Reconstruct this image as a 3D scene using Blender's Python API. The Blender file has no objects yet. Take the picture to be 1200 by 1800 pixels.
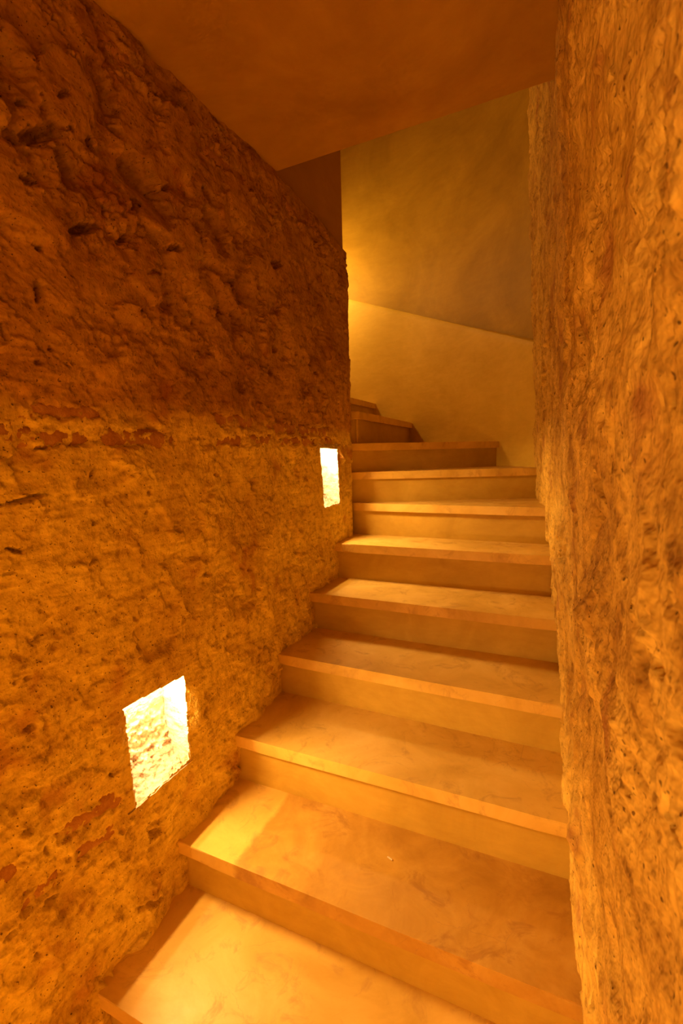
import bpy, bmesh, math, random
import numpy as np
from mathutils import Matrix, Vector

ZB = 2.01            # eye height above the landing floor; all heights below are "eye = 0", W() lifts them
def W(z): return z + ZB

# ------------------------------------------------------------------ camera
scene = bpy.context.scene
C = scene.collection
cam_d = bpy.data.cameras.new('camera')
cam_d.sensor_fit = 'AUTO'; cam_d.sensor_width = 36.0
cam_d.lens = 824.0 / 1800.0 * 36.0
cam_d.clip_start = 0.02
cam_d.dof.use_dof = True
cam_d.dof.focus_distance = 1.75
cam_d.dof.aperture_fstop = 11.0
cam = bpy.data.objects.new('camera', cam_d); C.objects.link(cam)
R3 = Matrix(((0.91322773, -0.02565504, 0.40664103),
             (0.40662385, 0.12088817, -0.90556231),
             (-0.02592586, 0.99233455, 0.12083038)))
cam.matrix_world = Matrix.Translation((0, 0, W(0))) @ R3.to_4x4()
scene.camera = cam

# ------------------------------------------------------------------ world, exposure
world = bpy.data.worlds.new('world'); scene.world = world
world.use_nodes = True
world.node_tree.nodes['Background'].inputs[0].default_value = (0, 0, 0, 1)
world.node_tree.nodes['Background'].inputs[1].default_value = 0.0
vs = scene.view_settings
vs.view_transform = 'Standard'; vs.look = 'None'; vs.gamma = 1.0; vs.use_curve_mapping = False
vs.exposure = 0.76
scene.cycles.diffuse_bounces = 5
scene.cycles.max_bounces = 6
scene.cycles.caustics_reflective = False
scene.cycles.adaptive_threshold = 0.06

LAMP = (1.0, 0.545, 0.17)
NICHE_W = 9.5         # thrown out of the niche
NICHE_DOWN_W = 0.95    # washing the niche itself
ASSUMED_SCONCE_W = 17.0  # assumed lamp, unseen round the turn
FILL_W = 25.0  # added fill lamp behind the viewer

# ------------------------------------------------------------------ helpers
def tag(o, label=None, cat=None, group=None, kind=None):
    if label: o['label'] = label
    if cat: o['category'] = cat
    if group: o['group'] = group
    if kind: o['kind'] = kind
    return o

def link(name, me, mat=None, parent=None, smooth=False):
    o = bpy.data.objects.new(name, me); C.objects.link(o)
    if mat: me.materials.append(mat)
    if parent: o.parent = parent
    if smooth: me.polygons.foreach_set('use_smooth', [True] * len(me.polygons))
    return o

def empty(name, loc=(0, 0, 0)):
    o = bpy.data.objects.new(name, None); C.objects.link(o); o.location = loc
    o.empty_display_size = 0.1
    return o

def mesh_np(name, co, quads):
    me = bpy.data.meshes.new(name)
    n, m = len(co), len(quads)
    me.vertices.add(n); me.vertices.foreach_set('co', np.ascontiguousarray(co, dtype=np.float32).ravel())
    me.loops.add(m * 4); me.loops.foreach_set('vertex_index', np.ascontiguousarray(quads, dtype=np.int32).ravel())
    me.polygons.add(m); me.polygons.foreach_set('loop_start', np.arange(0, m * 4, 4, dtype=np.int32))
    me.polygons.foreach_set('use_smooth', np.ones(m, dtype=bool))
    me.update(calc_edges=True); me.validate()
    return me

def bm_mesh(name, bm):
    bmesh.ops.recalc_face_normals(bm, faces=bm.faces[:])
    me = bpy.data.meshes.new(name); bm.to_mesh(me); bm.free(); return me

def box_bm(x0, x1, y0, y1, z0, z1, bm=None):
    bm = bm or bmesh.new()
    v = [bm.verts.new((x, y, z)) for z in (z0, z1) for y in (y0, y1) for x in (x0, x1)]
    for f in ((0, 2, 3, 1), (4, 5, 7, 6), (0, 1, 5, 4), (2, 6, 7, 3), (0, 4, 6, 2), (1, 3, 7, 5)):
        bm.faces.new([v[i] for i in f])
    return bm

# --- numpy gradient noise
_rng = np.random.RandomState(7)
_perm = _rng.permutation(512); _perm = np.concatenate([_perm, _perm, _perm])
_ga = _rng.rand(512) * 2 * np.pi; _gx, _gy = np.cos(_ga), np.sin(_ga)
def pn(x, y, seed=0):
    x = x + seed * 17.31; y = y + seed * 9.77
    xi = np.floor(x).astype(np.int64); yi = np.floor(y).astype(np.int64)
    xf = x - xi; yf = y - yi
    u = xf * xf * xf * (xf * (xf * 6 - 15) + 10); v = yf * yf * yf * (yf * (yf * 6 - 15) + 10)
    def g(ix, iy, dx, dy):
        h = _perm[_perm[ix & 511] + (iy & 511)]
        return _gx[h] * dx + _gy[h] * dy
    a = g(xi, yi, xf, yf); b = g(xi + 1, yi, xf - 1, yf)
    c = g(xi, yi + 1, xf, yf - 1); d = g(xi + 1, yi + 1, xf - 1, yf - 1)
    return (a + u * (b - a)) * (1 - v) + (c + u * (d - c)) * v
def fbm(x, y, f, octv=4, seed=0, gain=0.5):
    r = 0; a = 1.0
    for k in range(octv):
        r = r + a * pn(x * f, y * f, seed + k); a *= gain; f *= 2.03
    return r
def sst(a, b, x):
    t = np.clip((x - a) / (b - a), 0, 1); return t * t * (3 - 2 * t)

# ------------------------------------------------------------------ materials
def mat(name): 
    m = bpy.data.materials.new(name); m.use_nodes = True
    nt = m.node_tree; b = nt.nodes['Principled BSDF']
    return m, nt, b
def nd(nt, t, **kw):
    n = nt.nodes.new(t)
    for k, v in kw.items():
        if k in n.inputs: n.inputs[k].default_value = v
        else: setattr(n, k, v)
    return n
def ramp(nt, fac, stops):
    r = nt.nodes.new('ShaderNodeValToRGB'); nt.links.new(fac, r.inputs[0])
    e = r.color_ramp.elements
    while len(e) < len(stops): e.new(0.5)
    for q, (p, c) in zip(e, stops):
        q.position = p; q.color = (c[0], c[1], c[2], 1) if not isinstance(c, float) else (c, c, c, 1)
    return r.outputs[0]
def mix(nt, a, b, fac, mode='MIX'):
    m = nt.nodes.new('ShaderNodeMix'); m.data_type = 'RGBA'; m.blend_type = mode
    for s, v in ((m.inputs[0], fac), (m.inputs[6], a), (m.inputs[7], b)):
        if hasattr(v, 'links') or isinstance(v, bpy.types.NodeSocket): nt.links.new(v, s)
        elif isinstance(v, (int, float)): s.default_value = v
        else: s.default_value = (v[0], v[1], v[2], 1)
    return m.outputs[2]
def coords(nt, scale=(1, 1, 1), rot=(0, 0, 0)):
    t = nt.nodes.new('ShaderNodeTexCoord'); mp = nt.nodes.new('ShaderNodeMapping')
    mp.inputs['Scale'].default_value = scale; mp.inputs['Rotation'].default_value = rot
    nt.links.new(t.outputs['Object'], mp.inputs[0]); return mp.outputs[0]
def noise(nt, vec, scale, detail=4.0, rough=0.55, dist=0.0):
    n = nd(nt, 'ShaderNodeTexNoise', Scale=scale, Detail=detail, Roughness=rough, Distortion=dist)
    nt.links.new(vec, n.inputs['Vector']); return n.outputs[0]
def bump(nt, b, h, strength, dist, prev=None):
    n = nd(nt, 'ShaderNodeBump', Strength=strength, Distance=dist)
    nt.links.new(h, n.inputs['Height'])
    if prev: nt.links.new(prev, n.inputs['Normal'])
    nt.links.new(n.outputs[0], b.inputs['Normal']); return n.outputs[0]

def rough_plaster(name, c0, c1, c2, grain=1.0, drag=0.75, red=0.6, course=None, st=(11, 60)):
    """hand-dragged earth plaster: mottled clay, red brick dust, dark specks painted as tiny shadows, streaky fine relief"""
    m, nt, b = mat(name)
    v = coords(nt)
    big = noise(nt, v, 4.2, 4, 0.68, 0.5)
    col = ramp(nt, big, [(0.30, c0), (0.48, c1), (0.68, c2)])
    st1 = noise(nt, coords(nt, (1, st[0], st[1]), (drag, 0, 0)), 1.0, 1.5, 0.6)
    st2 = noise(nt, coords(nt, (1, st[0] * 1.25, st[1] * 1.15), (-drag * 0.55, 0, 0)), 1.0, 1, 0.6)
    sel = ramp(nt, noise(nt, v, 7.0, 1, 0.5), [(0.44, 0.0), (0.56, 1.0)])
    strk = mix(nt, st1, st2, sel)
    mid = noise(nt, v, 34, 3, 0.7)
    tone = mix(nt, strk, mid, 0.62)
    col = mix(nt, col, ramp(nt, tone, [(0.33, (0.40, 0.31, 0.25)), (0.47, (0.88, 0.85, 0.82)), (0.64, (1.14, 1.16, 1.18))]), 0.85, 'MULTIPLY')
    col = mix(nt, col, (0.40, 0.16, 0.05), ramp(nt, noise(nt, v, 6.5, 3, 0.6), [(0.58, 0.0), (0.70, red)]))
    if course is not None:      # redder earth above the brick course, with the dim upper light painted in
        sp = nt.nodes.new('ShaderNodeSeparateXYZ'); nt.links.new(v, sp.inputs[0])
        ma = nd(nt, 'ShaderNodeMath', operation='MULTIPLY_ADD'); ma.inputs[1].default_value = 0.16
        nt.links.new(big, ma.inputs[0]); nt.links.new(sp.outputs[2], ma.inputs[2])
        mr = nd(nt, 'ShaderNodeMapRange'); mr.inputs[1].default_value = course + 0.05; mr.inputs[2].default_value = course + 0.11
        nt.links.new(ma.outputs[0], mr.inputs[0])
        col = mix(nt, col, mix(nt, col, (0.62, 0.45, 0.35), 1.0, 'MULTIPLY'), mr.outputs[0])
    spk = noise(nt, v, 150, 1, 0.5)
    col = mix(nt, col, (0.09, 0.04, 0.012), ramp(nt, spk, [(0.69, 0.0), (0.74, 0.85)]))  # small shadows painted as dark specks
    nt.links.new(col, b.inputs['Base Color'])
    b.inputs['Roughness'].default_value = 0.86
    b.inputs['Specular IOR Level'].default_value = 0.18
    bump(nt, b, mix(nt, tone, spk, 0.3), 0.95 * grain, 0.008)
    return m

def smooth_plaster(name, c0, c1, scale=2.2, rough=0.6, bmp=0.12):
    m, nt, b = mat(name)
    v = coords(nt)
    n1 = noise(nt, v, scale, 7, 0.62, 0.7)
    col = ramp(nt, n1, [(0.32, c0), (0.68, c1)])
    n2 = noise(nt, coords(nt, (1, 1, 3.5)), 9, 6, 0.7, 0.3)
    col = mix(nt, col, ramp(nt, n2, [(0.3, (0.86, 0.83, 0.78)), (0.7, (1, 1, 1))]), 0.7, 'MULTIPLY')
    nt.links.new(col, b.inputs['Base Color'])
    b.inputs['Roughness'].default_value = rough
    b.inputs['Specular IOR Level'].default_value = 0.25
    bump(nt, b, noise(nt, v, 14, 3, 0.6), bmp, 0.02)
    return m

M_LEFT = rough_plaster('earth_plaster_ochre', (0.52, 0.34, 0.05), (0.73, 0.55, 0.10), (0.85, 0.69, 0.15), course=ZB + 0.12)
M_RIGHT = rough_plaster('earth_plaster_tan', (0.40, 0.22, 0.035), (0.70, 0.46, 0.08), (0.86, 0.62, 0.13), 1.2, 1.35, 0.6, st=(24, 48))
M_NICHE = rough_plaster('niche_plaster', (0.70, 0.62, 0.46), (0.80, 0.74, 0.58), (0.86, 0.81, 0.66), 1.0, 0.6, 0.1)
M_SILL = rough_plaster('niche_sill_dimmed', (0.34, 0.25, 0.17), (0.46, 0.35, 0.25), (0.56, 0.45, 0.33), 1.3, 0.6, 0.3)  # weaker light on the sill put into a darker colour
M_FAR = smooth_plaster('yellow_plaster_shaded', (0.40, 0.255, 0.015), (0.56, 0.375, 0.03))  # darker copy: shade above the dado put into the colour
M_DADO = smooth_plaster('yellow_plaster_lit', (0.72, 0.52, 0.06), (0.86, 0.65, 0.10))  # lighter copy: light on the dado put into the colour
M_CEIL = smooth_plaster('ceiling_plaster', (0.42, 0.23, 0.025), (0.62, 0.39, 0.055), 1.7, 0.75, 0.16)
M_SPINE = smooth_plaster('brown_plaster', (0.40, 0.22, 0.09), (0.46, 0.27, 0.11))
M_RISER = smooth_plaster('riser_plaster', (0.50, 0.33, 0.045), (0.62, 0.43, 0.07), 5.0, 0.5, 0.05)

def tread_material(name, brown_x=None):
    m, nt, b = mat(name)
    v = coords(nt)
    n1 = noise(nt, v, 4.5, 8, 0.62, 0.6)
    col = ramp(nt, n1, [(0.30, (0.58, 0.37, 0.06)), (0.52, (0.72, 0.49, 0.10)), (0.72, (0.82, 0.60, 0.16))])
    st = noise(nt, v, 11, 9, 0.68, 1.0)
    col = mix(nt, col, (0.46, 0.26, 0.06), ramp(nt, st, [(0.54, 0.0), (0.66, 0.6)]))
    if brown_x is not None:     # browner beyond a ragged line short of the wall
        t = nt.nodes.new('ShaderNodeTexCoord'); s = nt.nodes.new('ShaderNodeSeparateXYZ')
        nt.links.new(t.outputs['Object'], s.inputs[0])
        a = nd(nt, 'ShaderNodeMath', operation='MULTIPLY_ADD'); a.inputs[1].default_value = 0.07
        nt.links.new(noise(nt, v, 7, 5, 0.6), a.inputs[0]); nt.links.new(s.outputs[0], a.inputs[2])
        f = nd(nt, 'ShaderNodeMapRange'); f.inputs[1].default_value = brown_x + 0.025; f.inputs[2].default_value = brown_x + 0.042
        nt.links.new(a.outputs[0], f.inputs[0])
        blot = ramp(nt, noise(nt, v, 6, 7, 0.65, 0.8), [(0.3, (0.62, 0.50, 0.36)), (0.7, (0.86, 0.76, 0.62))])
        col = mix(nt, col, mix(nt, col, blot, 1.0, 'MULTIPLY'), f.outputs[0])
    cr = nd(nt, 'ShaderNodeTexVoronoi', Scale=9.0, feature='DISTANCE_TO_EDGE')
    nt.links.new(mix(nt, v, noise(nt, v, 20, 5), 0.06), cr.inputs['Vector'])
    ck = ramp(nt, cr.outputs['Distance'], [(0.0, 0.55), (0.006, 0.0)])
    gate = ramp(nt, noise(nt, v, 3.1, 2), [(0.56, 0.0), (0.62, 1.0)])
    col = mix(nt, col, (0.34, 0.19, 0.06), mix(nt, ck, gate, 1.0, 'MULTIPLY'))
    nt.links.new(col, b.inputs['Base Color'])
    nt.links.new(ramp(nt, st, [(0.3, 0.36), (0.7, 0.55)]), b.inputs['Roughness'])
    b.inputs['Specular IOR Level'].default_value = 0.4
    bump(nt, b, noise(nt, v, 45, 2, 0.6), 0.10, 0.006)
    return m
M_TREAD = tread_material('polished_lime_tread')
M_TREAD_BROWN = tread_material('part_brown_lime_tread', -0.80)

def brick_material():
    m, nt, b = mat('red_brick')
    v = coords(nt)
    col = ramp(nt, noise(nt, v, 18, 6, 0.65, 0.6), [(0.3, (0.34, 0.15, 0.045)), (0.5, (0.48, 0.24, 0.075)), (0.68, (0.62, 0.37, 0.12))])
    nt.links.new(col, b.inputs['Base Color']); b.inputs['Roughness'].default_value = 0.9
    b.inputs['Specular IOR Level'].default_value = 0.15
    bump(nt, b, noise(nt, v, 140, 3, 0.7), 0.6, 0.005)
    return m
M_BRICK = brick_material()
def plain(name, col, rough=0.5, metal=0.0):
    m, nt, b = mat(name)
    v = coords(nt)
    c = ramp(nt, noise(nt, v, 30, 3), [(0.3, tuple(0.85 * x for x in col)), (0.7, col)])
    nt.links.new(c, b.inputs['Base Color'])
    b.inputs['Roughness'].default_value = rough; b.inputs['Metallic'].default_value = metal
    return m
M_METAL = plain('brushed_metal', (0.6, 0.58, 0.55), 0.4, 1.0)
M_CHIP = plain('pale_scrap', (0.85, 0.72, 0.5), 0.6)
def glow(name, strength):
    m, nt, b = mat(name)
    b.inputs['Emission Color'].default_value = (*LAMP, 1); b.inputs['Emission Strength'].default_value = strength
    b.inputs['Base Color'].default_value = (0.9, 0.85, 0.75, 1)
    return m
M_GLOW = glow('lamp_diffuser', 6.0)

# ------------------------------------------------------------------ hand-smeared earth plaster relief
def relief(S, Z, seed, n_patch, amp, patch_a, main_angle, holes=(), pits=600, n_gouge=500, strong=None, gd=1.0, g_angle=None, crumb_a=0.0032, comb=1.0, spread=0.6):
    """height field (metres, + = towards the stair) on the rectilinear grid S x Z"""
    s, z = np.meshgrid(S, Z, indexing='ij')
    H = 0.014 * fbm(s, z, 2.6, 3, seed) + 0.008 * fbm(s, z, 9, 3, seed + 20)
    rr = np.random.RandomState(seed)
    str_f = np.ones_like(H) if strong is None else strong(s, z)
    s0, s1, z0, z1 = S[0], S[-1], Z[0], Z[-1]
    def window(cs, cz, r):
        i0, i1 = np.searchsorted(S, (cs - r, cs + r)); j0, j1 = np.searchsorted(Z, (cz - r, cz + r))
        return (slice(i0, i1), slice(j0, j1)) if i1 - i0 > 1 and j1 - j0 > 1 else None
    for k in range(n_patch):                       # overlapping trowel / hand smears
        cs = rr.uniform(s0, s1); cz = rr.uniform(z0, z1)
        a = patch_a * rr.uniform(0.4, 1.4) ** 1.3; bb = a * rr.uniform(0.35, 0.8)
        w = window(cs, cz, a * 1.5)
        ang = main_angle + rr.normal(0, spread)
        off = rr.normal(0, 0.0026) * amp; tilt = rr.normal(0, 0.055) * amp; tilt2 = rr.normal(0, 0.065) * amp
        sd = rr.randint(1000); ew = rr.uniform(0.06, 0.25); soft = rr.uniform(0.2, 0.8); st_a = rr.uniform(0.1, 1.6)
        if w is None: continue
        ds = s[w] - cs; dz = z[w] - cz
        wob = 0.16 * a * fbm(s[w], z[w], 3.5 / a, 3, sd, 0.6)
        u = ds * math.cos(ang) + dz * math.sin(ang); v = -ds * math.sin(ang) + dz * math.cos(ang)
        rad = np.sqrt(((u + wob) / a) ** 2 + ((v + wob) / bb) ** 2)
        e = ew + soft * sst(-0.2, 0.9, u / a)       # sharp lip where the tool bit in, feathered where it left
        m = 1 - sst(1 - e, 1.0, rad)
        stri = comb * st_a * (0.0016 * pn(u / (a * 1.2), v / 0.010, sd) + 0.0011 * pn(u / (a * 0.8), v / 0.0062, sd + 3))
        mean = H[w][m > 0.5].mean() if (m > 0.5).any() else 0.0
        f = str_f[w]
        plane = 0.5 * H[w] + 0.5 * mean + f * (off + tilt * u + tilt2 * v) + stri
        H[w] = H[w] * (1 - m) + plane * m
    crumb = sst(-0.05, 0.35, fbm(s, z, 5, 2, seed + 61))      # some areas crumbly, others dragged smooth
    H = H + crumb * str_f * (crumb_a * fbm(s, z, 30, 4, seed + 40, 0.65)) + 0.0010 * fbm(s, z, 70, 2, seed + 50)
    for k in range(n_gouge):                       # short torn gouges
        cs = rr.uniform(s0, s1); cz = rr.uniform(z0, z1); a = 0.006 + 0.030 * rr.rand() ** 1.7; bb = a * rr.uniform(0.14, 0.36)
        ang = (main_angle if g_angle is None else g_angle(cs, cz)) + rr.normal(0, 0.55); dp = gd * rr.uniform(0.0015, 0.0075) * min(1.0, a / 0.012); w = window(cs, cz, a * 2.2)
        if w is None: continue
        ds = s[w] - cs; dz = z[w] - cz; wb = 0.5 * a * pn(s[w] / a, z[w] / a, k)
        u = ds * math.cos(ang) + dz * math.sin(ang); v = -ds * math.sin(ang) + dz * math.cos(ang) + wb * 0.5
        rad = np.sqrt((u / a) ** 2 + (v / bb) ** 2)
        H[w] -= dp * (1 - sst(0.55, 1.05, rad)); H[w] += 0.25 * dp * np.exp(-((rad - 1.25) / 0.25) ** 2) * (v > 0)
    for k in range(pits):                          # air-bubble pits
        cs = rr.uniform(s0, s1); cz = rr.uniform(z0, z1); a = 0.0025 + 0.0055 * rr.rand() ** 2; w = window(cs, cz, a * 2)
        if w is None: continue
        rad = np.hypot(s[w] - cs, z[w] - cz) / a
        H[w] -= rr.uniform(0.004, 0.009) * (1 - sst(0.5, 1.1, rad))
    for (cs, cz, a, bb, ang, dp) in holes:         # the holes one can point at
        w = window(cs, cz, a * 2.2)
        if w is None: continue
        ds = s[w] - cs; dz = z[w] - cz
        wb = 0.45 * fbm(s[w], z[w], 1.1 / max(bb, 0.006), 3, int(cs * 900) % 300)
        u = (ds * math.cos(ang) + dz * math.sin(ang)) / a; v = (-ds * math.sin(ang) + dz * math.cos(ang)) / max(bb, 0.0055)
        rad = np.sqrt(u * u + v * v) + wb
        H[w] -= dp * 0.0019 * (1 - sst(0.45, 1.05, rad))
    return H

def spaced(*segs):
    out = []
    for (a, b, d) in segs: out.append(np.linspace(a, b, max(2, int(round((b - a) / d))), endpoint=False))
    return np.append(np.concatenate(out), segs[-1][1])

# ================================================================== LEFT WALL (spine wall of the turning stair)
Y_END = 2.37; R_C = 0.03; ARC = R_C * math.pi / 2
def left_path(S):
    """arc length -> point and outward normal; straight along y, round the end, back along -x"""
    S = np.asarray(S); x = np.full_like(S, -1.0); y = S.copy(); nx = np.ones_like(S); ny = np.zeros_like(S)
    k = (S > Y_END) & (S <= Y_END + ARC); t = (S[k] - Y_END) / R_C
    x[k] = -1 - R_C + R_C * np.cos(t); y[k] = Y_END + R_C * np.sin(t); nx[k] = np.cos(t); ny[k] = np.sin(t)
    k = S > Y_END + ARC
    x[k] = -1 - R_C - (S[k] - Y_END - ARC); y[k] = Y_END + R_C; nx[k] = 0; ny[k] = 1
    return x, y, nx, ny
def z_top(y):      # top edge of the rough coat: follows the ceiling, then a ledge that drops a little
    return np.interp(y, [-1.7, 0.9, 1.70, 2.0, 2.32, 2.8], [0.99, 1.066, 1.092, 1.072, 1.043, 1.02])

# niche openings (y, z): top-left, top-right, bottom-left, bottom-right
NICHES = [((0.810, -0.638), (1.029, -0.650), (0.826, -0.932), (1.031, -0.922)),
          ((1.997, 0.036), (2.190, 0.030), (2.024, -0.253), (2.208, -0.246)),
          ((-0.390, -1.325), (-0.170, -1.330), (-0.385, -1.612), (-0.170, -1.610))]  # last niche and its lamp are unseen, added for fill light
# red bricks showing through the coat: y0, y1, z0, z1, tilt of the course
BRICKS = [(0.637, 0.833, 0.099, 0.130, 0), (1.238, 1.480, 0.106, 0.146, 0), (1.560, 1.800, 0.097, 0.137, 0), (1.83, 2.13, 0.093, 0.132, 0),
          (0.44, 0.605, 0.050, 0.080, 0), (0.632, 0.795, 0.038, 0.071, 0), (0.819, 1.067, 0.036, 0.077, 0), (1.246, 1.396, 0.040, 0.082, 0),
          (1.418, 1.571, 0.044, 0.080, 0), (1.641, 1.960, 0.046, 0.081, 0), (1.985, 2.22, 0.047, 0.080, 0),
          (0.600, 0.800, -0.873, -0.832, -0.14), (0.645, 0.780, -0.958, -0.917, -0.16), (0.525, 0.607, -0.958, -0.916, -0.15), (0.43, 0.525, -0.855, -0.818, -0.14),
          (1.745, 1.905, 0.990, 1.022, -0.10), (1.925, 2.245, 0.985, 1.016, -0.10), (1.22, 1.48, 0.938, 0.970, 0.06), (0.90, 1.05, 0.985, 1.018, 0.02)]
BRICK_H = []
HOLES_L = [(0.737,0.69,0.0762,0.0197,-2.48,25),(0.695,0.575,0.031,0.0099,-2.84,18),(0.822,0.538,0.0636,0.013,-2.63,25),(0.982,0.66,0.0362,0.0167,-2.55,18),(1.089,0.748,0.0207,0.0089,-2.55,12),(1.102,0.595,0.0354,0.0127,-2.72,20),(0.885,0.608,0.0146,0.0083,-2.35,15),(0.697,0.363,0.0267,0.0108,1.38,20),(0.709,0.452,0.0113,0.0052,-2.65,15),(1.213,0.589,0.0527,0.0214,-2.72,6),(1.376,0.581,0.0285,0.0166,-2.61,12),(1.675,0.745,0.0472,0.0177,-2.74,15),(1.527,0.617,0.0241,0.0094,-2.78,12),(1.613,0.332,0.0268,0.0203,-2.62,14),(1.637,0.422,0.0355,0.0168,-2.87,14),(1.402,0.25,0.0357,0.0263,-2.74,10),(0.71,0.247,0.0069,0.0045,-2.71,10),(0.681,0.213,0.013,0.0068,-2.87,8),(0.677,0.033,0.0193,0.0043,-3.13,14),(0.792,-0.026,0.0171,0.0059,0.98,12),(0.627,-0.073,0.0492,0.0042,-2.99,14),(0.591,-0.178,0.0213,0.004,2.63,14),(0.766,-0.236,0.0167,0.0062,-2.6,12),(0.782,-0.147,0.0078,0.0055,2.96,12),(0.955,-0.089,0.0101,0.0062,3.07,12),(0.823,-0.098,0.0141,0.0066,1.47,10),(1.043,-0.203,0.0233,0.0117,2.97,8),(0.806,-0.336,0.0104,0.0056,2.78,12),(0.655,-0.407,0.0136,0.0075,0.88,10),(0.57,-0.394,0.013,0.0095,2.29,10),(0.587,-0.452,0.0091,0.0039,3.0,12),(0.562,-0.451,0.0046,0.0035,2.56,12),(1.369,-0.534,0.0472,0.0194,3.11,12),(1.242,-0.053,0.0175,0.0093,3.11,12),(1.45,-0.088,0.0258,0.0147,3.09,8),(1.847,-0.092,0.0339,0.0194,2.94,10),(0.589,-0.98,0.0303,0.0114,2.7,14),(0.855,-1.245,0.0476,0.0083,2.6,14),(0.492,-0.965,0.0176,0.0084,2.76,14),(0.549,-0.772,0.0121,0.0067,2.75,12),(0.579,-0.844,0.015,0.0079,2.17,14),(0.894,-1.061,0.0299,0.0155,2.93,10),(0.63,-0.914,0.0085,0.0054,3.06,10),(0.582,-0.562,0.0137,0.0079,2.89,12),(0.618,-0.572,0.0138,0.01,1.41,6),(0.611,-0.639,0.0179,0.0066,0.65,8),(0.759,-0.789,0.0125,0.0036,2.35,12),(0.741,-0.714,0.0093,0.0038,2.48,10),(0.597,-1.163,0.0116,0.0083,2.4,8),(0.546,-1.076,0.0126,0.007,2.22,8),(1.398,-0.407,0.0231,0.0092,3.13,8),(1.165,-0.371,0.0211,0.0058,3.11,8),(1.485,-0.736,0.033,0.0136,2.8,8),(1.272,-0.61,0.0184,0.014,2.21,10),(1.763,-0.726,0.0442,0.0099,2.8,8),(1.919,-0.489,0.03,0.0133,2.89,10),(1.76,-0.416,0.0259,0.0099,2.92,10),(0.936,0.557,0.0315,0.0096,-2.4,12),(0.779,0.787,0.0261,0.0068,-2.32,14),(0.857,0.739,0.0208,0.0105,1.14,16),(0.698,0.726,0.0155,0.0066,-2.39,12),(1.004,0.497,0.0305,0.0082,-2.79,8),(1.8,0.434,0.0208,0.0134,-2.76,8),(1.927,0.408,0.0284,0.0097,-2.95,8),(1.981,0.378,0.0238,0.01,-2.95,8)]

def niche_bounds(q, y, z):
    tl, tr, bl, br = q
    t = np.clip((z - bl[1]) / (tl[1] - bl[1]), -0.3, 1.3)
    y0 = bl[0] + (tl[0] - bl[0]) * t; y1 = br[0] + (tr[0] - br[0]) * t
    k = np.clip((y - tl[0]) / (tr[0] - tl[0]), -0.3, 1.3)
    zt = tl[1] + (tr[1] - tl[1]) * k; zb = bl[1] + (br[1] - bl[1]) * k
    return y0, y1, zb, zt

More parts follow.
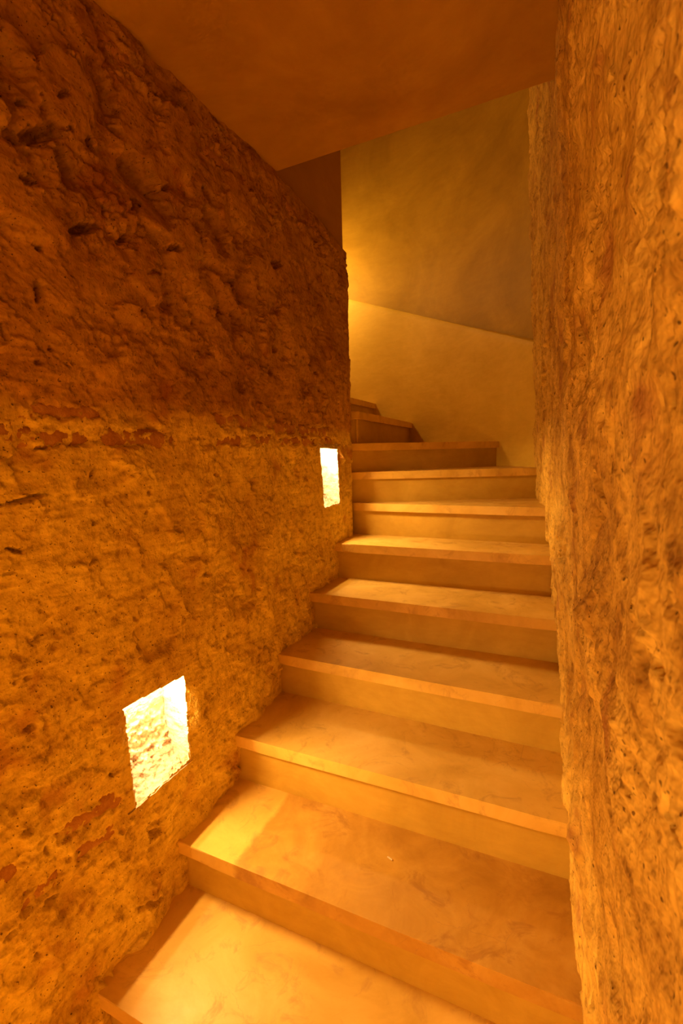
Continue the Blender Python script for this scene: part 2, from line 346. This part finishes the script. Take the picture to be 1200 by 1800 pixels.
def build_left_wall():
    S = spaced((-1.62, 0.40, 0.016), (0.40, 2.46, 0.0034), (2.46, 4.0, 0.02))
    T = spaced((-2.01, -1.48, 0.016), (-1.48, 1.0, 0.0034), (1.0, 1.092, 0.0034))
    # the grid runs to 1.092; rows are squeezed so that the last one lies on the top edge
    strong = lambda s, z: 1.3 + 0.9 * sst(0.15, 0.55, z) * (1 - sst(1.25, 1.75, s)) + 0.5 * sst(0.2, 0.6, z)
    H = relief(S, T, 11, 2600, 1.4, 0.085, -0.85, HOLES_L, 1300, 1500, strong, 1.25, lambda a, b: -0.25 if b < -0.2 else -0.85, 0.0050, 1.3)
    s, z = np.meshgrid(S, T, indexing='ij')
    # lintel smear over the near niche: flat, dragged along the course
    m = sst(0.74, 0.78, s) * (1 - sst(1.05, 1.10, s)) * sst(-0.66, -0.645, z) * (1 - sst(-0.56, -0.53, z + 0.05 * (s - 0.9)))
    H = H * (1 - m) + m * (0.004 + 0.0018 * pn(s * 9, z * 130, 3) + 0.001 * pn(s * 14, z * 260, 5))
    for (y0, y1, z0, z1, tl) in BRICKS:          # the coat is worn back where a brick shows
        box = (s > y0) & (s < y1) & (z > z0 - 0.02) & (z < z1 + 0.02); mean = float(H[box].mean()); BRICK_H.append(mean)
        zz = z - tl * (s - (y0 + y1) / 2)
        jag = 0.017 * fbm(s, z, 26, 4, int(abs(y0) * 100), 0.6)
        m = sst(y0 - 0.004, y0 + 0.004, s + jag) * (1 - sst(y1 - 0.004, y1 + 0.004, s + jag)) * sst(z0 - 0.003, z0 + 0.003, zz + jag) * (1 - sst(z1 - 0.003, z1 + 0.003, zz + jag))
        H = H * (1 - m) + m * (mean - 0.0065 + 0.013 * fbm(s, z, 26, 4, 90 + int(abs(y1) * 50), 0.6))
    # calm the coat at the top edge, the floor line of each niche and the niche rims
    H = np.minimum(H, 0.02)
    for q in NICHES:
        y0, y1, zb, zt = niche_bounds(q, s, z)
        d = np.maximum(np.maximum(y0 - s, s - y1), np.maximum(zb - z, z - zt))
        f = sst(0.0, 0.05, d); H = np.minimum(H * (0.25 + 0.75 * f), 0.002 + 0.03 * f)
    H = H * (0.35 + 0.65 * sst(0.0, 0.05, 1.092 - z)) * (1 - 0.55 * sst(2.24, 2.36, s))
    x, y, nx, ny = left_path(S)
    zt = z_top(y)
    low = 0.9
    zz = np.where(z > low, low + (z - low) / (1.092 - low) * (zt[:, None] - low), z)
    X = x[:, None] + nx[:, None] * H; Yc = y[:, None] + ny[:, None] * H
    nS, nT = X.shape
    co = np.stack([X, Yc, zz + ZB], -1)
    # ledge: one more row that turns back into the wall
    led = co[:, -1].copy(); led[:, 0] = x - nx * 0.05; led[:, 1] = y - ny * 0.05; led[:, 2] += 0.004
    co = np.concatenate([co, led[:, None]], 1); nT += 1
    idx = np.arange(nS * nT).reshape(nS, nT)
    quads = np.stack([idx[:-1, :-1], idx[1:, :-1], idx[1:, 1:], idx[:-1, 1:]], -1)
    cs = (s[:-1, :-1] + s[1:, 1:]) / 2; cz = (zz[:-1, :-1] + zz[1:, 1:]) / 2
    keep = np.ones(quads.shape[:2], bool)
    for q in NICHES:
        y0, y1, zb, ztp = niche_bounds(q, cs, cz)
        j = 0.0055 * fbm(cs, cz, 55, 3, 77)
        jt = 0.3 * j
        keep[:, :cs.shape[1]] &= ~((cs > y0 + j) & (cs < y1 + j) & (cz > zb + j) & (cz < ztp + jt))
    quads = quads[keep]
    o = link('wall_left', mesh_np('wall_left', co.reshape(-1, 3), quads), M_LEFT)
    tag(o, 'rough ochre earth-plastered wall with two glowing niches', 'wall', kind='structure')
    return o

wall_left = build_left_wall()

def build_brick(y0, y1, z0, z1, tl, k):
    nx_, nz_ = 5, 3
    rr = random.Random(k)
    cy, cz = (y0 + y1) / 2, (z0 + z1) / 2
    L, Hh = (y1 - y0) / 2 + 0.008, (z1 - z0) / 2 + 0.006
    bm = bmesh.new(); grid = []
    for i in range(nx_ + 1):
        col = []
        for j in range(nz_ + 1):
            u = -L + 2 * L * i / nx_; v = -Hh + 2 * Hh * j / nz_
            edge = i in (0, nx_) or j in (0, nz_)
            col.append(bm.verts.new((-0.0045 - (0.006 if edge else 0) + rr.uniform(-0.002, 0.002), u, v + tl * u)))
        grid.append(col)
    for i in range(nx_):
        for j in range(nz_): bm.faces.new((grid[i][j], grid[i + 1][j], grid[i + 1][j + 1], grid[i][j + 1]))
    rim = [grid[i][0] for i in range(nx_ + 1)] + [grid[nx_][j] for j in range(1, nz_ + 1)] + [grid[i][nz_] for i in range(nx_ - 1, -1, -1)] + [grid[0][j] for j in range(nz_ - 1, 0, -1)]
    bk = [bm.verts.new((-0.045, v.co.y, v.co.z)) for v in rim]
    n = len(rim)
    for i in range(n): bm.faces.new((rim[i], bk[i], bk[(i + 1) % n], rim[(i + 1) % n]))
    bm.faces.new(bk[::-1])
    o = link('brick', bm_mesh('brick', bm), M_BRICK, wall_left, True)
    o.location = (-1.0 + BRICK_H[k], cy, W(cz))
for k, b in enumerate(BRICKS): build_brick(*b, k)

# ---- niche linings and their lamps
DEPTH = 0.10
def build_niche(q, seed):
    tl, tr, bl, br = q
    zt = max(tl[1], tr[1]); zb = min(bl[1], br[1])
    y0 = min(tl[0], bl[0]) - 0.012; y1 = max(tr[0], br[0]) + 0.012
    # profile: pocket front-top -> soffit -> back -> cove -> sill -> front lip  (depth, z)
    P = [(0.0, zt - 0.002), (0.006, zt + 0.016)] + [(d, zt + 0.018) for d in np.linspace(0.012, DEPTH, 8)]
    zc = zb + 0.075
    P += [(DEPTH, z) for z in np.linspace(zt + 0.012, zc, 70)]
    for t in np.linspace(0.05, 1, 26):
        P.append((DEPTH * (1 - 0.55 * t ** 1.6), zc - 0.062 * t ** 0.8))
    P += [(d, zb + 0.013 - 0.012 * (1 - d / (DEPTH * 0.45)) ) for d in np.linspace(DEPTH * 0.43, -0.002, 16)]
    P = np.array(P)
    Yg = np.linspace(y0, y1, 70)
    yy, kk = np.meshgrid(Yg, np.arange(len(P)), indexing='ij')
    dd = P[:, 0][None] + 0 * yy; zz = P[:, 1][None] + 0 * yy
    arc = np.concatenate([[0], np.cumsum(np.hypot(*np.diff(P, axis=0).T))])[None] + 0 * yy
    low = sst(zt - 0.08, zb + 0.03, zz) if False else 1 - sst(zb + 0.03, zt - 0.05, zz)
    n = 0.010 * fbm(yy, arc, 16, 3, seed) * (0.4 + low) + (0.0012 + 0.013 * low) * fbm(yy, arc, 55, 4, seed + 9)
    ang = 0.8; u = yy * math.cos(ang) + arc * math.sin(ang); v = -yy * math.sin(ang) + arc * math.cos(ang)
    n += 0.005 * low * pn(u * 15, v * 90, seed + 4)
    n *= sst(0.0, 0.02, dd) * sst(zt + 0.03, zt - 0.01, zz) if False else np.minimum(1, np.clip(dd / 0.02, 0.25, 1)) * np.clip((zt + 0.018 - zz) / 0.03, 0, 1)
    # move towards the opening / up from the sill
    back = np.clip(dd / DEPTH, 0, 1)
    dd = dd - n * back; zz = zz + n * (1 - back) * 0.9 + n * 0.3 * (1 - sst(zb, zc, zz))
    co = np.stack([-1.0 - dd, yy, zz + ZB], -1); nS, nT = yy.shape
    idx = np.arange(nS * nT).reshape(nS, nT)
    quads = np.stack([idx[:-1, :-1], idx[1:, :-1], idx[1:, 1:], idx[:-1, 1:]], -1).reshape(-1, 4)
    cos = [co.reshape(-1, 3)]; qs = [quads]; base = nS * nT
    # jambs: rough sheets following the slanting sides
    for side in (0, 1):
        D = np.linspace(-0.001, DEPTH + 0.01, 14); Zg = np.linspace(zb - 0.005, zt + 0.022, 60)
        d2, z2 = np.meshgrid(D, Zg, indexing='ij')
        a, b = (bl, tl) if side == 0 else (br, tr)
        yb = a[0] + (b[0] - a[0]) * np.clip((z2 - a[1]) / (b[1] - a[1]), 0, 1.02)
        sg = -1 if side == 0 else 1
        yj = yb + sg * (0.004 + 0.010 * np.clip(d2 / DEPTH, 0, 1) + 0.005 * fbm(d2, z2, 40, 3, seed + 30 + side))
        c2 = np.stack([-1.0 - d2, yj, z2 + ZB], -1); i2 = np.arange(d2.size).reshape(d2.shape) + base
        cos.append(c2.reshape(-1, 3)); qs.append(np.stack([i2[:-1, :-1], i2[1:, :-1], i2[1:, 1:], i2[:-1, 1:]], -1).reshape(-1, 4)); base += d2.size
    me = mesh_np('niche', np.concatenate(cos), np.concatenate(qs))
    o = link('niche', me, M_NICHE, wall_left); me.materials.append(M_SILL)
    mi = np.zeros(len(me.polygons), np.int32)                 # cove and sill coloured darker to dim their light, the rest pale plaster
    row = np.tile(np.arange(nT - 1), nS - 1); mi[:len(row)] = (row > 84 + np.round(6 * np.sin(np.repeat(np.arange(nS - 1), nT - 1) * 0.35)))
    me.polygons.foreach_set('material_index', mi)
    o['label'] = 'pale rough plaster lining of the wall niche'

def build_niche_lamp(q, label):
    tl, tr, bl, br = q
    zt = max(tl[1], tr[1]) + 0.018
    cy = (tl[1 - 1] + tr[0]) / 2; L = 0.075
    t = empty('niche_lamp', (-1.045, cy, W(zt)))
    bm = box_bm(-0.022, 0.022, -L - 0.006, L + 0.006, -0.008, 0.0)
    bmesh.ops.bevel(bm, geom=bm.edges[:], offset=0.002, segments=2, affect='EDGES')
    link('housing', bm_mesh('lamp_housing', bm), M_METAL, t)
    bm = box_bm(-0.014, 0.014, -L, L, -0.0105, -0.0075)
    link('diffuser', bm_mesh('lamp_diffuser', bm), M_GLOW, t)
    tag(t, label, 'lamp', 'lamps hidden in the wall niches')
    ld = bpy.data.lights.new('niche_light', 'AREA'); ld.shape = 'RECTANGLE'; ld.size = 0.026; ld.size_y = 2 * L
    ld.color = LAMP; ld.energy = NICHE_W
    lo = bpy.data.objects.new('niche_light', ld); C.objects.link(lo); lo.parent = t; lo.location = (0, 0, -0.013); lo.rotation_euler = (0, -1.25, 0)
    l2 = ld.copy(); l2.energy = NICHE_DOWN_W; l2.color = (1.0, 0.74, 0.46); l2.size = 0.012
    lo = bpy.data.objects.new('niche_light', l2); C.objects.link(lo); lo.parent = t; lo.location = (-0.036, 0, -0.006)
for i, (q, lab) in enumerate(zip(NICHES, ('slim strip lamp in the soffit of the larger, lower niche', 'slim strip lamp in the soffit of the narrow niche near the turn', 'added slim strip lamp in an unseen niche beside the lowest steps, behind the viewer'))):
    build_niche(q, 60 + 7 * i); build_niche_lamp(q, lab)

# ---- smooth upper part of the spine wall, its far face and core
bm = box_bm(-2.66, -1.028, -1.62, 2.392, W(0.96), W(3.2))
o = link('wall_left_upper', bm_mesh('wall_left_upper', bm), M_SPINE)
tag(o, 'smooth dark brown plaster wall above the rough ledge', 'wall', kind='structure')
# ================================================================== RIGHT WALL
RY = [-1.62, 0.0, 0.3, 0.5, 0.96, 1.25, 1.54, 1.85, 2.13, 2.4, 2.82, 3.0, 3.2]
RX = [0.17, 0.137, 0.122, 0.108, 0.082, 0.068, 0.049, 0.030, 0.007, -0.022, -0.075, -0.092, -0.10]
def right_x(y, z): return np.interp(y, RY, RX) - 0.035 * (z + 1.72 - 0.6 * np.minimum(y, 2.6))
HOLES_R = [(0.376,0.030,0.003,0.003,0,12),(0.361,0.029,0.0028,0.003,0,12),(0.332,0.026,0.0045,0.0035,0,14),(0.65,-0.046,0.03,0.018,0.6,14),(0.744,0.076,0.014,0.006,1.4,16),(0.744,0.10,0.018,0.008,1.3,16),
           (0.538,0.01,0.012,0.03,0.4,6),(0.699,-0.301,0.02,0.008,1.2,12),(0.891,-0.445,0.03,0.012,1.4,12),(0.549,-0.381,0.03,0.014,0.9,12),(0.48,-0.261,0.030,0.008,-1.0,12),(0.322,-0.23,0.012,0.008,0.4,12),
           (0.355,-0.145,0.010,0.003,0.1,10),(0.314,-0.168,0.016,0.010,1.0,8),(2.56,0.55,0.06,0.02,1.5,12),(1.5,0.35,0.05,0.015,1.5,14),(1.2,0.05,0.04,0.012,1.5,12),(0.9,0.2,0.03,0.010,1.4,14),(2.0,-0.1,0.05,0.012,1.5,12),(1.1,0.62,0.04,0.015,1.3,14),(0.62,0.33,0.03,0.012,1.2,12),(0.5,0.15,0.018,0.006,1.3,10),(1.30,-0.62,0.035,0.012,1.4,14),(1.7,-0.45,0.04,0.012,1.4,12),(1.02,-0.72,0.03,0.010,1.3,12)]
def build_right_wall():
    S = spaced((-1.62, 0.26, 0.02), (0.26, 0.80, 0.0022), (0.80, 1.5, 0.0036), (1.5, 3.0, 0.006))
    T = spaced((-2.01, -1.40, 0.02), (-1.40, -0.60, 0.006), (-0.60, 0.50, 0.0030), (0.50, 1.95, 0.007), (1.95, 3.2, 0.03))
    strong = lambda s, z: 1.15 + 0.25 * sst(0.4, 1.0, s)
    H = relief(S, T, 23, 2000, 0.85, 0.085, 1.25, HOLES_R, 3000, 1300, strong, 1.9, None, 0.0062, 0.45, 1.0)
    s, z = np.meshgrid(S, T, indexing='ij')
    H = H + 0.007 * fbm(s, z, 6, 3, 31)
    H = np.clip(H, -0.05, 0.035)
    X = right_x(s, z) - H
    # the coat rounds off where the yellow wall begins
    X += 0.10 * np.clip((s - 2.90) / 0.10, 0, 1) ** 2
    co = np.stack([X, s, z + ZB], -1); nS, nT = X.shape
    idx = np.arange(nS * nT).reshape(nS, nT)
    quads = np.stack([idx[:-1, :-1], idx[:-1, 1:], idx[1:, 1:], idx[1:, :-1]], -1).reshape(-1, 4)
    o = link('wall_right', mesh_np('wall_right', co.reshape(-1, 3), quads), M_RIGHT)
    tag(o, 'rough pitted tan earth-plastered wall close beside the viewer', 'wall', kind='structure')
build_right_wall()

# ================================================================== CURVED WALL AT THE TURN
CP = np.array([(0.04, 2.62), (-0.06, 2.86), (-0.17, 3.06), (-0.34, 3.27), (-0.62, 3.50), (-1.02, 3.69), (-1.42, 3.75), (-1.9, 3.76), (-2.72, 3.76)])
def spline(P, n):
    d = np.concatenate([[0], np.cumsum(np.hypot(*np.diff(P, axis=0).T))]); out = []
    Q = np.vstack([2 * P[0] - P[1], P, 2 * P[-1] - P[-2]])
    for t in np.linspace(0, d[-1], n):
        i = min(np.searchsorted(d, t, side='right') - 1, len(P) - 2); u = (t - d[i]) / (d[i + 1] - d[i])
        p0, p1, p2, p3 = Q[i:i + 4]
        out.append(0.5 * (2 * p1 + (p2 - p0) * u + (2 * p0 - 5 * p1 + 4 * p2 - p3) * u * u + (3 * p1 - p0 - 3 * p2 + p3) * u ** 3))
    return np.array(out)
CURVE = spline(CP, 160)
TAN = np.gradient(CURVE, axis=0); TAN /= np.hypot(*TAN.T)[:, None]
NOUT = np.stack([TAN[:, 1], -TAN[:, 0]], -1)      # points away from the stair (right-hand side of travel)
def dado_top(x, y): return -0.356 * x + 0.19106 * y
def build_curved():
    n = len(CURVE)
    # lower wall, thick, with a sloping top that follows the winding steps
    rows = 40; co = []
    top = dado_top(CURVE[:, 0], CURVE[:, 1])
    arc = np.concatenate([[0], np.cumsum(np.hypot(*np.diff(CURVE, axis=0).T))])
    for k in range(rows):
        z = -0.7 + (top + 0.7) * k / (rows - 1)
        w = 0.004 * fbm(arc, z, 2.5, 2, 5)
        p = CURVE + NOUT * w[:, None]
        co.append(np.column_stack([p, z + ZB]))
    for off, dz in ((0.0035, 0.004), (0.075, 0.006)):
        p = CURVE + NOUT * off; co.append(np.column_stack([p, top + dz + ZB]))
    co = np.array(co); r = len(co); idx = np.arange(r * n).reshape(r, n)
    q = np.stack([idx[:-1, :-1], idx[:-1, 1:], idx[1:, 1:], idx[1:, :-1]], -1).reshape(-1, 4)
    o = link('trim_1', mesh_np('trim_1', co.reshape(-1, 3), q), M_DADO)
    tag(o, 'yellow plaster dado, its light painted in, with a sloping top around the stair turn', 'wall', kind='structure')
    co = []
    for k in range(30):
        z = -0.2 + 3.4 * k / 29 + 0 * arc
        p = CURVE + NOUT * (0.06 + 0.005 * fbm(arc, z, 1.8, 2, 8))[:, None]; co.append(np.column_stack([p, z + ZB]))
    co = np.array(co); idx = np.arange(30 * n).reshape(30, n)
    q = np.stack([idx[:-1, :-1], idx[:-1, 1:], idx[1:, 1:], idx[1:, :-1]], -1).reshape(-1, 4)
    o = link('wall_far', mesh_np('wall_far', co.reshape(-1, 3), q), M_FAR)
    tag(o, 'smooth mottled yellow plaster wall curving round the stair turn', 'wall', kind='structure')
build_curved()

# ================================================================== CEILING, LANDING, CLOSING WALLS
def struct(name, bm, m, label, cat):
    return tag(link(name, bm_mesh(name, bm), m), label, cat, kind='structure')
def build_ceiling():
    # plain plaster soffit with a straight far edge; rises very slightly
    ys = np.linspace(-1.62, 1.69, 60); xs = np.linspace(-1.03, 0.20, 30); bm = bmesh.new(); g = []
    for y in ys:
        row = []
        for x in xs:
            ye = y if y < 1.69 else 1.69 - 0.02 * (x + 1.03)
            z = 1.064 + 0.032 * (ye - 0.9) + 0.004 * float(fbm(np.array(x), np.array(ye), 2.2, 2, 3))
            row.append(bm.verts.new((x, ye, W(z))))
        g.append(row)
    for i in range(len(ys) - 1):
        for j in range(len(xs) - 1): bm.faces.new((g[i][j], g[i + 1][j], g[i + 1][j + 1], g[i][j + 1]))
    # front face of the slab, up to the floor above
    up = [bm.verts.new((v.co.x, v.co.y, W(3.2))) for v in g[-1]]
    for j in range(len(xs) - 1): bm.faces.new((g[-1][j], up[j], up[j + 1], g[-1][j + 1]))
    o = struct('ceiling', bm, M_CEIL, 'dim brown plastered ceiling over the flight with a straight edge', 'ceiling')
    return o
build_ceiling()
struct('ceiling_upper', box_bm(-2.7, 0.25, 1.2, 3.9, W(3.2), W(3.25)), M_CEIL, 'plaster ceiling high above the stair turn', 'ceiling')
struct('floor', box_bm(-1.05, 0.25, -1.64, -0.10, -0.05, 0.0), M_TREAD, 'pale lime floor at the foot of the steps', 'floor')
struct('wall_back', box_bm(-1.05, 0.25, -1.66, -1.62, -0.05, W(1.1)), M_RIGHT, 'plaster wall closing the foot of the stair', 'wall')
struct('wall_upstairs', box_bm(-2.70, -2.62, 2.35, 3.85, W(-0.2), W(3.2)), M_FAR, 'yellow plaster wall at the head of the visible steps', 'wall')

# ================================================================== STAIRCASE
stairs = empty('staircase', (0, 0, 0))
tag(stairs, 'pale lime-plastered staircase climbing and turning behind the earth wall', 'staircase')
TH = 0.042; OVER = 0.022
# straight steps: (nosing y at the left wall, nosing y at the right wall, tread height)
STEPS = [(-0.205, -0.205, -1.835), (0.088, 0.088, -1.66), (0.375, 0.372, -1.49), (0.666, 0.660, -1.318), (0.969, 0.964, -1.155),
         (1.253, 1.255, -0.976), (1.564, 1.545, -0.804), (1.862, 1.850, -0.630), (2.135, 2.131, -0.447), (2.409, 2.370, -0.269)]
def slab(poly, ztop, th, bev=0.006, wob=0.0, seed=0):
    bm = bmesh.new(); rr = random.Random(seed)
    a = [bm.verts.new((x, y, W(ztop))) for x, y in poly]; b = [bm.verts.new((x, y, W(ztop - th))) for x, y in poly]
    n = len(poly); bm.faces.new(a); bm.faces.new(b[::-1])
    for i in range(n): bm.faces.new((a[i], b[i], b[(i + 1) % n], a[(i + 1) % n]))
    if bev: bmesh.ops.bevel(bm, geom=bm.edges[:], offset=bev, segments=3, profile=0.6, affect='EDGES', clamp_overlap=True)
    return bm
def subdiv_line(p, q, n, wob, seed):
    rr = random.Random(seed); out = []
    for i in range(n + 1):
        t = i / n; d = rr.uniform(-wob, wob) if 0 < i < n else 0
        out.append((p[0] + (q[0] - p[0]) * t, p[1] + (q[1] - p[1]) * t + d))
    return out
def add_tread(poly, z, m=M_TREAD, seed=0):
    bm = slab(poly, z, TH, 0.006, seed=seed)
    o = link('tread', bm_mesh('tread', bm), m, stairs); return o
def add_riser(p, q, z0, z1):
    d = Vector((q[0] - p[0], q[1] - p[1])).normalized(); nrm = Vector((-d.y, d.x))     # away from the climber
    a = [Vector(p) + nrm * OVER, Vector(q) + nrm * OVER]; poly = [tuple(a[0]), tuple(a[1]), tuple(a[1] + nrm * 0.03), tuple(a[0] + nrm * 0.03)]
    bm = slab(poly, z1, z1 - z0, 0.0)
    return link('riser', bm_mesh('riser', bm), M_RISER, stairs)

WIND = {8: ((-1.05, 2.405), (-0.045, 2.83), -0.098), 9: ((-1.03, 2.405), (-0.31, 3.255), 0.062), 10: ((-0.985, 2.470), (-1.02, 3.70), 0.238),
        11: ((-1.375, 2.39), (-1.345, 3.745), 0.415), 12: ((-1.70, 2.39), (-1.68, 3.76), 0.590), 13: ((-2.02, 2.39), (-2.01, 3.76), 0.765), 14: ((-2.34, 2.39), (-2.33, 3.76), 0.940)}
prev_z = -2.01
straight = STEPS
for i, (yl, yr, z) in enumerate(straight):
    xr = float(right_x(yr, z)) + 0.06; xl = -1.03
    p = (xl, yl + (yl - yr) / 1.05 * 0.0); q = (xr, yr)
    front = subdiv_line(p, q, 8, 0.0012, i)
    if i + 1 < len(straight):
        nl, nr, _ = straight[i + 1]; back = [(xr, nr + OVER + 0.015), (xl, nl + OVER + 0.015)]
    else:
        (a, b, _) = WIND[8]; back = [(b[0] + 0.09, b[1] + 0.07), (a[0] - 0.03, a[1] + OVER)]
        front[0] = (-1.0, yl)
    m = M_TREAD_BROWN if abs(z + 1.155) < 1e-6 else M_TREAD
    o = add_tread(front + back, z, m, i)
    if m is M_TREAD_BROWN: o['label'] = 'wide tread, browner beyond a ragged line short of the wall'
    add_riser(p, q, prev_z - 0.005, z - TH + 0.002)
    prev_z = z
def curve_between(a, b):
    """outer wall points between two outer nosing ends, set slightly into the wall"""
    ia = int(np.argmin(np.hypot(*(CURVE - a).T))); ib = int(np.argmin(np.hypot(*(CURVE - b).T)))
    return [tuple(CURVE[k] + NOUT[k] * 0.03) for k in range(ia + 3, ib - 2, 4)]
ks = sorted(WIND)
for n, k in enumerate(ks):
    a, b, z = WIND[k]; a = np.array(a); b = np.array(b)
    d = (b - a) / np.hypot(*(b - a)); b2 = b + d * 0.03
    front = subdiv_line(tuple(a), tuple(b2), 6, 0.001, 50 + k)
    if k == 10: front = [(-1.05, 2.40)] + front
    if k + 1 in WIND:
        a1, b1, _ = WIND[k + 1]; a1 = np.array(a1); b1 = np.array(b1); d1 = (b1 - a1) / np.hypot(*(b1 - a1))
        nr = np.array([-d1[1], d1[0]]) * (OVER + 0.015)
        mids = [p for p in curve_between(b, b1)]
        back = mids + [tuple(b1 + d1 * 0.03 + nr), tuple(a1 + nr)]
    else:
        back = [(-2.64, 3.79), (-2.64, 2.39)]
    add_tread(front + back, z, M_TREAD, 50 + k)
    add_riser(tuple(a), tuple(b2), prev_z - 0.005, z - TH + 0.002)
    if k == 10: add_riser((-1.06, 2.395), tuple(a), prev_z - 0.005, z - TH + 0.002)
    prev_z = z

# ================================================================== assumed wall lamp upstairs (unseen round the turn), added to light the yellow wall
def build_assumed_sconce(loc, rz, label, watt, arm):
    t = empty('assumed_wall_lamp', loc); t.rotation_euler.z = rz
    bm = bmesh.new(); bmesh.ops.create_cone(bm, cap_ends=True, segments=24, radius1=0.05, radius2=0.045, depth=0.02)
    bmesh.ops.rotate(bm, verts=bm.verts[:], cent=(0, 0, 0), matrix=Matrix.Rotation(math.pi / 2, 3, 'Y')); bmesh.ops.translate(bm, verts=bm.verts[:], vec=(0.01, 0, 0))
    link('back_plate', bm_mesh('back_plate', bm), M_METAL, t)
    bm = bmesh.new(); bmesh.ops.create_cone(bm, cap_ends=True, segments=16, radius1=0.010, radius2=0.010, depth=arm)
    bmesh.ops.rotate(bm, verts=bm.verts[:], cent=(0, 0, 0), matrix=Matrix.Rotation(math.pi / 2, 3, 'Y')); bmesh.ops.translate(bm, verts=bm.verts[:], vec=(arm / 2 + 0.015, 0, 0))
    link('arm', bm_mesh('lamp_arm', bm), M_METAL, t)
    bm = bmesh.new(); bmesh.ops.create_uvsphere(bm, u_segments=24, v_segments=14, radius=0.03); bmesh.ops.translate(bm, verts=bm.verts[:], vec=(arm + 0.035, 0, 0))
    link('bulb', bm_mesh('bulb', bm), M_GLOW, t, True)
    tag(t, label, 'lamp')
    ld = bpy.data.lights.new('assumed_sconce_light', 'POINT'); ld.color = LAMP; ld.energy = watt; ld.shadow_soft_size = 0.035
    lo = bpy.data.objects.new('assumed_sconce_light', ld); C.objects.link(lo); lo.parent = t; lo.location = (arm + 0.03, 0, -0.07)
build_assumed_sconce((-1.88, 3.81, W(1.55)), -math.pi / 2, 'assumed small round bracket lamp, unseen, on the yellow wall above the upper steps', ASSUMED_SCONCE_W, 0.40)

def build_fill_lamp(loc, rz, label):          # added unseen fill lamp on the landing wall, washing across and up the stair
    t = empty('added_fill_lamp', loc); t.rotation_euler.z = rz
    bm = box_bm(-0.13, 0.13, 0.0, 0.02, -0.07, 0.07)
    bmesh.ops.bevel(bm, geom=bm.edges[:], offset=0.004, segments=2, affect='EDGES')
    link('frame', bm_mesh('fill_lamp_frame', bm), M_METAL, t)
    bm = box_bm(-0.11, 0.11, 0.018, 0.045, -0.05, 0.05)
    bmesh.ops.bevel(bm, geom=bm.edges[:], offset=0.012, segments=3, affect='EDGES')
    link('diffuser', bm_mesh('fill_lamp_diffuser', bm), M_GLOW, t, True)
    tag(t, label, 'lamp')
    ld = bpy.data.lights.new('added_fill_light', 'AREA'); ld.shape = 'RECTANGLE'; ld.size = 0.22; ld.size_y = 0.10
    ld.color = LAMP; ld.energy = FILL_W
    lo = bpy.data.objects.new('added_fill_light', ld); C.objects.link(lo); lo.parent = t; lo.location = (0, 0.06, 0)
    lo.rotation_euler = (math.radians(78), 0, math.radians(4))
build_fill_lamp((-0.975, -1.05, W(-0.82)), -math.pi / 2, 'added wide fill lamp, out of view on the earth wall beside the landing')

# ================================================================== small scrap on the second tread
bm = bmesh.new()
for k in range(5):
    v = bmesh.ops.create_icosphere(bm, subdivisions=1, radius=0.0028)['verts']
    bmesh.ops.scale(bm, verts=v, vec=(0.8, 1.0, 0.8)); bmesh.ops.translate(bm, verts=v, vec=(0.0036 * (k - 2), 0.0006 * (k % 2), 0.0021))
o = link('cord_scrap', bm_mesh('cord_scrap', bm), M_CHIP, None, True)
o.location = (-0.395, 1.155, W(-1.155)); o.rotation_euler = (0, 0, -0.35)
tag(o, 'tiny pale beaded scrap of cord lying on the part-brown tread', 'cord')
